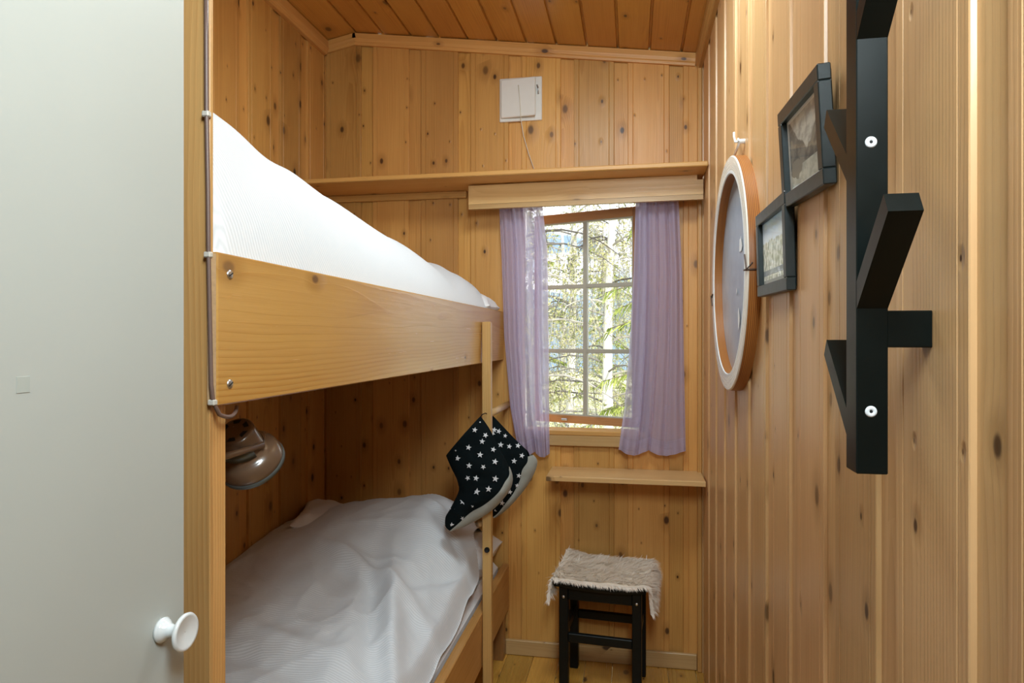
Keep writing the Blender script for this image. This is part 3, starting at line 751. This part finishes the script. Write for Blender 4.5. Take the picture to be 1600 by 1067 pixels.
b = MB(); b.tube([sp, Vector((sp.x-.03, .93, sp.z-.01)), Vector((-.72, .845, 1.115))], .006, 10); b.build('arm', 'brown', lm)
b = MB(); b.lathe([(.0003, .02), (.020, .019), (.028, .012), (.030, 0)], Matrix.Translation((-.72, .829, 1.115)) @ Matrix.Rotation(math.radians(-90), 4, 'X'), 32); b.build('wall_plate', 'brown', lm)
b = MB(); b.lathe([(.0003, .078), (.018, .075), (.025, .062), (.018, .046), (.0003, .044)], Rl, 24); b.build('bulb', 'porcelain', lm)

# ------------------------------------------------------------------ stool and sheepskin
sx0, sx1, sy0, sy1, STH = -.285, .035, 2.455, 2.735, .430
ROT = Matrix.Translation((-.108, 2.598, 0)) @ Matrix.Rotation(math.radians(-5), 4, 'Z')
stl = thing('stool', 'small black wooden stool under the window shelf with a fleece on top', 'stool', (-.108, 2.598, 0))
hw, hd, lg = .152, .128, .034
for (a, c) in ((-1, -1), (1, -1), (-1, 1), (1, 1)):
    b = MB(); x, y = a*(hw-lg/2), c*(hd-lg/2); b.box((x-lg/2, y-lg/2, .001), (x+lg/2, y+lg/2, STH-.018), 2, .003, Mx=ROT); leg = b.build('leg', 'blackwood', stl)
    if c < 0:
        b = MB(); b.lathe([(.0002, .0025), (.004, .002), (.0055, 0)], ROT @ Matrix.Translation((x, y-lg/2, STH-.055)) @ Matrix.Rotation(math.radians(90), 4, 'X'), 16); b.build('screw_head', 'steel', leg)
for (z0, z1) in ((STH-.066, STH-.022), (.205, .237)):
    for c in (-1, 1):
        b = MB(); y = c*(hd-lg/2); b.box((-(hw-lg), y-.010, z0), (hw-lg, y+.010, z1), 0, .002, Mx=ROT); b.build('rail', 'blackwood', stl)
    for a in (-1, 1):
        b = MB(); x = a*(hw-lg/2); zo = .02 if z0 < .3 else 0; b.box((x-.010, -(hd-lg), z0+zo), (x+.010, hd-lg, z1+zo), 1, .002, Mx=ROT); b.build('rail', 'blackwood', stl)
b = MB()
def seatf(u, v):
    a, c = 2*u-1, 2*v-1; return ROT @ Vector((a*.166, c*.140, STH+.010-.012*(1-a*a)))
b.grid(seatf, 16, 4); b.build('seat', 'blackwood', stl, fix=False, solid=.022)
# fleece: a pelt draped over the seat, thousands of combed hairs in the same mesh
random.seed(5)
PW, PD = .172, .142
def pelt(u, v):
    a, c = 2*u-1, 2*v-1; x = a*.215; y = c*.150; z = STH+.022-.010*(1-a*a)
    if abs(x) > PW:
        e = abs(x)-PW; z -= e*1.5; x = math.copysign(PW+.004+e*.25, x)
    if x > 0: z -= .035*sstep(a, .80, 1)*sstep(-c, -.2, .8)
    else: z -= .02*sstep(-a, .8, 1)*sstep(-c, -.2, .9)
    z += .006*noise.noise(Vector((a*3, c*3, 2)))+.008*sstep(-a, .3, .75)*sstep(c, .2, .9)
    return Vector((x, y, z))
b = MB(); b.grid(lambda u, v: ROT @ pelt(u, v), 40, 24, mat=1)
for i in range(8500):
    u, v = random.random(), random.random()
    if random.random() < .22: v = random.choice((random.random()*.04, 1-random.random()*.04))
    if random.random() < .16: u = random.choice((random.random()*.04, 1-random.random()*.04))
    p = pelt(u, v); du = (pelt(min(1, u+.01), v)-pelt(max(0, u-.01), v)); dv = (pelt(u, min(1, v+.01))-pelt(u, max(0, v-.01)))
    nrm = du.cross(dv).normalized()
    L = random.uniform(.018, .036)
    cl = noise.noise(Vector((u*9, v*14, 1)))
    comb = Vector((math.copysign(.5, u-.5)*abs(2*u-1)**2+.75+cl*.5, -.12+.7*(v-.5)+noise.noise(Vector((u*6, v*6, 9)))*.55, 0))
    edge = max(sstep(abs(2*v-1), .9, 1), sstep(abs(2*u-1), .9, 1))
    d1 = (nrm*.36+comb.normalized()*.75+Vector((random.gauss(0, .22), random.gauss(0, .22), random.gauss(0, .1)))).normalized()
    if v < .06: d1 = (d1+Vector((0, -.6, -.55))).normalized(); L *= .8
    d2 = (d1*.9+nrm*(-.10)-Vector((0, 0, .10+.6*edge))).normalized()
    sd = d1.cross(Vector((0, 0, 1)) if abs(d1.z) < .9 else Vector((1, 0, 0))).normalized()*random.uniform(.0008, .0017)
    m = p+d1*L*.5; t = m+d2*L*.6
    b.add([ROT @ (p-sd), ROT @ (p+sd), ROT @ (m+sd*.8), ROT @ (m-sd*.8), ROT @ t], [[0, 1, 2, 3], [3, 2, 4]], mat=0, smooth=True)
tag(b.build('sheepskin', ['fur', 'pelt'], fix=False), 'cream fleece draped over the black stool under the window', 'sheepskin')

# ------------------------------------------------------------------ coat rack on the right wall
YF = onX(1458, 510, XR).y
X0 = onY(1338, 600, YF).x; X1 = onY(1388, 600, YF).x; YK = onX(1322, 600, X0).y
zb = onY(1360, 741, YF).z
rk = thing('coat_rack', 'black square-section coat rack with slanted pegs on the right wall', 'coat rack', ((X0+X1)/2, (YF+YK)/2, zb))
b = MB(); b.box((X0, YF, zb), (X1, YK, 1.92), 2, .001); b.build('upright', 'black', rk)
def hook_poly(dz=0):
    a = onY(1340, 482, YF); t1 = onX(1387, 330, X0); t2 = onX(1380, 303, X0)
    d = (t1-a); b0 = t2-d*((YF-t2.y)/(-d.y) if d.y else 1)*-1
    k = (YF+.006-t2.y)/d.y; e = t2+d*k
    k0 = (YF+.006-t1.y)/d.y; a2 = t1+d*k0
    return [(p.y, p.z+dz) for p in (a2, t1, t2, e)]
P0 = hook_poly(); ztop = P0[2][1]
dzs = onY(1362, 60, YF).z-onY(1362, 482, YF).z
def hook(poly):
    b = MB(); b.prism(poly, 0, X0+.0003, X1-.0003); b.build('peg', 'black', rk)
hook(P0); hook([(y, z+dzs) for y, z in P0])
mir = [(YK+(YF-y), z) for y, z in P0]
zt = onX(1302, 531, X0).z
hook([(y, z+zt-ztop) for y, z in mir]); zt2 = onX(1301, 160, X0).z; hook([(y, z+zt2-ztop) for y, z in mir])
zm0, zm1 = onY(1420, 543, YF).z, onY(1420, 485, YF).z
for dz in (0,):
    b = MB(); b.box((X1-.001, YF+.0012, zm0+dz), (XR+.0005, YF+.026, zm1+dz), 0, .001); b.build('wall_spacer', 'black', rk)
for y in (222, 643):
    q = onY(1361, y, YF); Rs = Matrix.Translation(q) @ Matrix.Rotation(math.radians(90), 4, 'X')
    b = MB(); b.lathe([(.0014, .0004), (.002, .0012), (.004, .0013), (.0052, .0006), (.0054, 0)], Rs, 24); sc_ = b.build('screw_head', 'screw_white', rk)
    b = MB(); b.add([Rs @ Vector((.0021*(1 if k % 2 else .62)*math.cos(k*math.pi/6), .0021*(1 if k % 2 else .62)*math.sin(k*math.pi/6), .0006)) for k in range(12)], [list(range(12))]); b.build('screw_socket', 'dark', sc_)

# ------------------------------------------------------------------ round ring frame
rgt = thing('round_wooden_frame', 'round orange wooden ring frame with a blue-grey panel on the right wall', 'wall hanging', (XR, 1.84, 1.2))
CY, CZ, RY, RZ = 1.838, 1.508, .328, .305; XF = XR-.030
def ringp(a, k, x): return Vector((x, CY+(RY-k)*math.cos(a), CZ+(RZ-k)*math.sin(a)))
N = 120
def ringstrip(mb, k0, x0, k1, x1, mat, split=0):
    V = []; wc = []; F = []
    for i in range(N+1):
        a = 2*math.pi*i/N; V += [ringp(a, k0, x0), ringp(a, k1, x1)]; L = a*.31
        wc += [(x0*1.5, k0, L), (x1*1.5, k1, L)] if k0 == k1 else [(k0, x0, L), (k1, x1, L)]
    F = [[2*i, 2*i+1, 2*i+3, 2*i+2] for i in range(N)]
    mb.add(V, F, mat=mat, wc=wc, smooth=True, rnd=(.5, .55, .3))
b = MB(); ringstrip(b, .003, XF, .036, XF, 0); ringstrip(b, .036, XF, .043, XF-.0005, 2); ringstrip(b, 0, XF+.003, .003, XF, 0); ringstrip(b, 0, XR, 0, XF+.003, 1); ringstrip(b, .043, XF-.0005, .045, XF+.002, 2); ringstrip(b, .045, XF+.002, .045, XR, 1)
rg = b.build('ring', ['ringface', 'ringside', 'lip'], rgt)
b = MB(); V = [ringp(2*math.pi*i/N, .044, XR-.005) for i in range(N)]; b.add(V, [list(range(N))]); pn = b.build('panel', 'slate', rgt)
random.seed(3)
for (px, py, sw, shh) in ((1157, 382, .030, .026), (1154, 498, .020, .032), (1151, 455, .008, .009)):
    q = onX(px, py, XR-.0068); b = MB(); b.add([(q.x, q.y+sw*math.cos(k*.7)*random.uniform(.5, 1), q.z+shh*math.sin(k*.7)*random.uniform(.6, 1)) for k in range(9)], [list(range(9))]); b.build('white_fleck', 'chalk', pn)
for a, s in ((-.115, 1), (math.pi+.06, -1)):
    b = MB(); o_ = ringp(a, -.0025, XR-.012); c_ = ringp(a, -.001, XF-.001); d_ = ringp(a, .030, XF-.0025)
    b.tube([o_, c_, d_], .0022, 8); b.tube([ringp(a-.05, -.0025, XR-.02), c_+Vector((-.002, 0, 0)), ringp(a-.12, .022, XF-.003)], .0018, 8); b.build('leather_lace', 'lace', rgt)
b = MB(); nl = onX(1156, 221, XR-.012); tp = ringp(math.pi/2, -.001, XR-.014)
b.tube([tp+Vector((0, .012, 0)), nl+Vector((0, .004, 0)), nl+Vector((-.004, 0, .006)), nl+Vector((0, -.004, 0)), tp+Vector((0, -.012, 0))], .003, 8)
b.tube([nl, nl+Vector((-.006, .03, .008)), nl+Vector((-.004, .065, .03)), nl+Vector((-.003, .075, .045))], .003, 8); b.build('hanging_cord', 'rope', rgt)
b = MB(); b.lathe([(.0003, .014), (.006, .012), (.006, 0)], Matrix.Translation((XR, nl.y, nl.z)) @ Matrix.Rotation(math.radians(-90), 4, 'Y'), 16); b.build('peg', 'rope', rgt)

# ------------------------------------------------------------------ two black picture frames
def picture(name, label, c00, c10, c11, c01, depth, pm, fw=.0225):
    # corners on the front face: far-top, near-top, near-bottom, far-bottom
    c = [Vector(q) for q in (c00, c10, c11, c01)]
    uy = ((c[1]-c[0])+(c[2]-c[3])).normalized(); uz = ((c[0]-c[3])+(c[1]-c[2])); uz = (uz-uy*uz.dot(uy)).normalized(); n = uz.cross(uy).normalized()
    n = n if n.x < 0 else -n
    w = (((c[1]-c[0]).length+(c[2]-c[3]).length)/2); h = (((c[0]-c[3]).length+(c[1]-c[2]).length)/2); ctr = sum(c, Vector())/4
    R = Matrix((uy, uz, n)).transposed().to_4x4(); R.translation = ctr
    root = thing(name, label, 'picture', ctr-Vector((0, 0, h/2)), 'black picture frames on the right wall')
    b = MB()
    for (lo, hi, ax) in (((-w/2, h/2-fw, -depth), (w/2, h/2, 0), 0), ((-w/2, -h/2, -depth), (w/2, -h/2+fw, 0), 0), ((-w/2, -h/2+fw, -depth), (-w/2+fw, h/2-fw, 0), 1), ((w/2-fw, -h/2+fw, -depth), (w/2, h/2-fw, 0), 1)): b.box(lo, hi, ax, .0015, Mx=R)
    b.build('frame', 'frameblack', root)
    b = MB(); W2, H2 = w/2-fw, h/2-fw; V = [R @ Vector((x*W2, y*H2, -.010)) for x, y in ((-1, -1), (1, -1), (1, 1), (-1, 1))]
    b.add(V, [[0, 1, 2, 3]], wc=[(-1, 0, -1), (1, 0, -1), (1, 0, 1), (-1, 0, 1)]); b.build('print', pm, root)  # in the lower frame this image is a painted window reflection
    b = MB(); V = [R @ Vector((x*W2, y*H2, -.007)) for x, y in ((-1, -1), (1, -1), (1, 1), (-1, 1))]; b.add(V, [[0, 1, 2, 3]]); b.build('glass', 'picglass', root)
    b = MB(); b.box((-w/2+.006, -h/2+.006, -depth-.002), (w/2-.006, h/2-.006, -depth+.004), 0, .001, Mx=R); b.build('backing', 'frameblack', root)
    return root
def fjord():
    k = NT('fjord_print'); wc = k.n('Attribute', attribute_name='wc').outputs['Vector']; s = k.n('SeparateXYZ'); k.l(wc, s.inputs[0]); x, _, y = s.outputs
    n1 = k.noise(k.comb(k.math('MULTIPLY', x, 1.7), 0.0, 4.0), 1, 5); n2 = k.noise(wc, 3.5, 5)
    sky = k.mix(k.step(n2, .4, .62), (.50, .48, .41, 1), (.30, .29, .26, 1))
    ax_ = k.math('ABSOLUTE', k.math('SUBTRACT', x, .15))
    top_ = k.math('ADD', k.math('MULTIPLY', ax_, .95), k.math('MULTIPLY_ADD', n1, .9, -.55))
    mt = k.math('MULTIPLY', k.step(k.math('SUBTRACT', top_, y), -.02, .05), k.math('GREATER_THAN', y, -.42))
    mcol = k.mix(k.step(n2, .42, .6), (.10, .105, .10, 1), (.20, .195, .165, 1))
    wat = k.mix(k.step(n2, .40, .58), (.48, .47, .39, 1), (.36, .355, .30, 1))
    c = k.mix(k.math('LESS_THAN', y, -.40), sky, wat); c = k.mix(mt, c, mcol)
    isl = k.math('MULTIPLY', k.math('LESS_THAN', k.math('ADD', k.math('MULTIPLY', k.math('ADD', x, .55), k.math('ADD', x, .55)), k.math('MULTIPLY', k.math('MULTIPLY', k.math('ADD', y, .45), 1.4), k.math('ADD', y, .45))), k.math('MULTIPLY', n2, .22)), 1.0)
    c = k.mix(isl, c, (.20, .19, .16, 1))
    bd = k.math('MAXIMUM', k.math('ABSOLUTE', x), k.math('ABSOLUTE', y)); c = k.mix(k.math('GREATER_THAN', bd, .90), c, (.66, .64, .58, 1))
    k.l(c, k.b.inputs['Base Color']); k.b.inputs['Roughness'].default_value = .6; k.b.inputs['Specular IOR Level'].default_value = .1; M['fjord'] = k.m
def window_reflection():  # reflection of sky, trees and window rail painted as the picture
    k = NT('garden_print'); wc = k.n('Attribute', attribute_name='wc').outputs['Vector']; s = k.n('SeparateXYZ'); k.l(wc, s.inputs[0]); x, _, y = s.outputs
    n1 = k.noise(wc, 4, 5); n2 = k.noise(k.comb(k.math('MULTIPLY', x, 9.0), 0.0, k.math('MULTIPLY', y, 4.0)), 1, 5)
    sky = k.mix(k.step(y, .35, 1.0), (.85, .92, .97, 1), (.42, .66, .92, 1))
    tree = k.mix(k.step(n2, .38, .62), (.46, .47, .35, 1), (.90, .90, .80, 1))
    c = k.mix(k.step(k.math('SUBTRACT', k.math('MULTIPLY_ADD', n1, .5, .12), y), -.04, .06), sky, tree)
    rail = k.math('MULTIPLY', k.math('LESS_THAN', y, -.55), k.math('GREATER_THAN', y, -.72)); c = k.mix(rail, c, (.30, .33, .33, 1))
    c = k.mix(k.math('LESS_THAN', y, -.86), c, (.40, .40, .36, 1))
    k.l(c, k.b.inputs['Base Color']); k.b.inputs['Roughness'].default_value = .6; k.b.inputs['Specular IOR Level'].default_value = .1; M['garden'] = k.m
fjord(); window_reflection()
XT, XO = XR-.030, XR-.019
picture('picture_frame', 'black framed landscape print of mountains and water, the higher of two frames',
        onX(1214, 177.5, XT), onX(1277, 99.5, XT), onX(1285.6, 287, XO), onX(1223, 328, XO), .018, 'fjord')
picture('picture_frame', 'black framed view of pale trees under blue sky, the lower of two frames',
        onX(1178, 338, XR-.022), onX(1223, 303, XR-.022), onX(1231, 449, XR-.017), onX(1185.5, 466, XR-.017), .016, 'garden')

# ------------------------------------------------------------------ outside: ground, hill, trees
b = MB()
def gr(u, v):
    x = -14+26*u; y = 3.1+30*v; return (x, y, -1.0+.02*(y-3)+.25*noise.noise(Vector((x*.3, y*.3, 0))))
b.grid(gr, 40, 40); struct(b.build('ground', 'grass'), 'sunlit pale grass outside the window', 'ground')
b = MB()
def hl(u, v):
    x = -120+220*u; y = 90+60*v; return (x, y, -8+math.sin(v*math.pi/2)*(22-12*(u-.25)+5*noise.noise(Vector((u*6, v*2, 3)))))
b.grid(hl, 40, 12); struct(b.build('hill', 'hill'), 'hazy blue hill far beyond the trees', 'hill')
def leaf(mb, p, s, rn, hang=.6):
    d = Vector((rn.gauss(0, 1), rn.gauss(0, 1), rn.gauss(-hang, .6))).normalized(); w = d.orthogonal().normalized(); w = Matrix.Rotation(rn.random()*6.28, 3, d) @ w
    mb.add([p-w*s*.28, p+d*s*.5-w*s*.10, p+d*s, p+d*s*.5+w*s*.34], [[0, 1, 2, 3]], wc=[(0, 0, 0)]*4, rnd=(rn.random(),)*3)
def birch(x, y, h, label, seed, nb=44, leaves=56):
    rn = random.Random(seed); gz = -1.1+.02*(y-3)
    root = thing('birch_tree', label, 'tree', (x, y, gz), 'birch trees outside')
    pts = [Vector((x+.10*math.sin(i*.9+seed)*i/8, y+.08*math.cos(i*1.1+seed), gz+h*i/8)) for i in range(9)]
    b = MB(); b.tube(pts, [.085*(1-i/9.5) for i in range(9)], 10); b.build('trunk', 'birchbark', root)
    bt = MB(); lf_ = MB()
    for k in range(nb):
        t = rn.uniform(.12, .98); i = min(7, int(t*8)); p = pts[i].lerp(pts[i+1], t*8-i)
        a = rn.random()*6.28; L = h*rn.uniform(.12, .28)*(1.1-t*.5)
        q = [p]
        for s in range(1, 6): q.append(p+Vector((math.cos(a)*L*s/5, math.sin(a)*L*s/5, L*(.45*s/5-.65*(s/5)**2))))
        bt.tube(q, [.014*(1-s/6)+.002 for s in range(6)], 5)
        for s in range(12):       # hanging twigs
            f = rn.uniform(.25, 1)*5; j = min(4, int(f)); e = q[j].lerp(q[j+1], f-j); l2 = rn.uniform(.25, .9)
            tw = [e+Vector((rn.gauss(0, .03)*m, rn.gauss(0, .03)*m, -l2*m/3)) for m in range(4)]
            bt.tube(tw, .0028, 3, caps=False)
            for m in range(leaves//8*2):
                g = rn.random()*3; j2 = min(2, int(g)); leaf(lf_, tw[j2].lerp(tw[j2+1], g-j2)+Vector((rn.gauss(0, .03), rn.gauss(0, .03), 0)), rn.uniform(.03, .06), rn)
    bt.build('branches', 'twig', root, fix=False); o = lf_.build('foliage', 'leafb', root, fix=False); o['kind'] = 'stuff'
def spruce(x, y, h, label, seed, rad=1.5, dens=1.0):
    rn = random.Random(seed); gz = -1.1+.02*(y-3)
    root = thing('spruce_tree', label, 'tree', (x, y, gz), 'spruce trees outside')
    b = MB(); b.tube([(x, y, gz), (x, y, gz+h)], [.10, .01], 10); b.build('trunk', 'bark', root)
    bt = MB(); nd = MB()
    for k in range(int(34*dens)):
        t = rn.uniform(.04, .97); L = rad*(1-t)*rn.uniform(.75, 1.1)+.12; a = rn.random()*6.28; p = Vector((x, y, gz+h*t))
        d = Vector((math.cos(a), math.sin(a), 0)); q = [p+d*L*s/5+Vector((0, 0, -.42*L*(s/5)**1.3+.10*L*(s/5)**3)) for s in range(6)]
        bt.tube(q, [.014*(1-s/6)+.002 for s in range(6)], 4)
        for s in range(int(90*L)):
            f = rn.uniform(.12, 1)*5; j = min(4, int(f)); e = q[j].lerp(q[j+1], f-j)
            sd = Vector((-d.y, d.x, 0))*rn.choice((-1, 1)); l2 = rn.uniform(.06, .16)
            w = sd*rn.uniform(.2, .8)+d*rn.uniform(.1, .6)+Vector((0, 0, -rn.uniform(.3, 1.1))); w.normalize(); nn = w.orthogonal().normalized()*rn.uniform(.006, .012)
            nd.add([e-nn, e+nn, e+w*l2+nn*.4, e+w*l2-nn*.4], [[0, 1, 2, 3]], wc=[(0, 0, 0)]*4, rnd=(rn.random(),)*3)
    bt.build('branches', 'bark', root, fix=False); o = nd.build('foliage', 'leafs', root, fix=False); o['kind'] = 'stuff'
for i, (x, y, h) in enumerate(((-3.2, 15.5, 6.2), (-1.7, 16.5, 6.6), (-.7, 17.5, 5.6), (.4, 16.0, 6.4), (1.7, 17.0, 6.4), (3.0, 15.2, 6.0), (-4.6, 17.5, 6.5))):
    birch(x, y, h, 'one of the tangled pale birches in the thicket at the back', 60+i, 46, 60)
birch(-1.25, 7.6, 6.5, 'slim white birch showing through the left panes of the window', 21)
birch(-.30, 8.8, 7.0, 'white birch standing behind the centre bar of the window', 22)
birch(-.95, 10.5, 7.0, 'birch standing behind the other birches', 23)
birch(.75, 9.8, 7.0, 'birch behind the right curtain', 24)
birch(-2.3, 9.5, 6.0, 'birch behind the left curtain', 25)
spruce(.45, 6.6, 5.4, 'drooping spruce at the right edge of the window', 31, rad=1.25, dens=1.6)
spruce(-1.9, 12.5, 5.2, 'small spruce behind the birches at left', 32, rad=1.5, dens=1.3)
spruce(-.5, 13.5, 4.2, 'low spruce behind the birches at centre', 33, rad=1.7, dens=1.3)
spruce(.9, 13.0, 5.6, 'tall spruce behind the birches at right', 34, rad=1.6, dens=1.3)
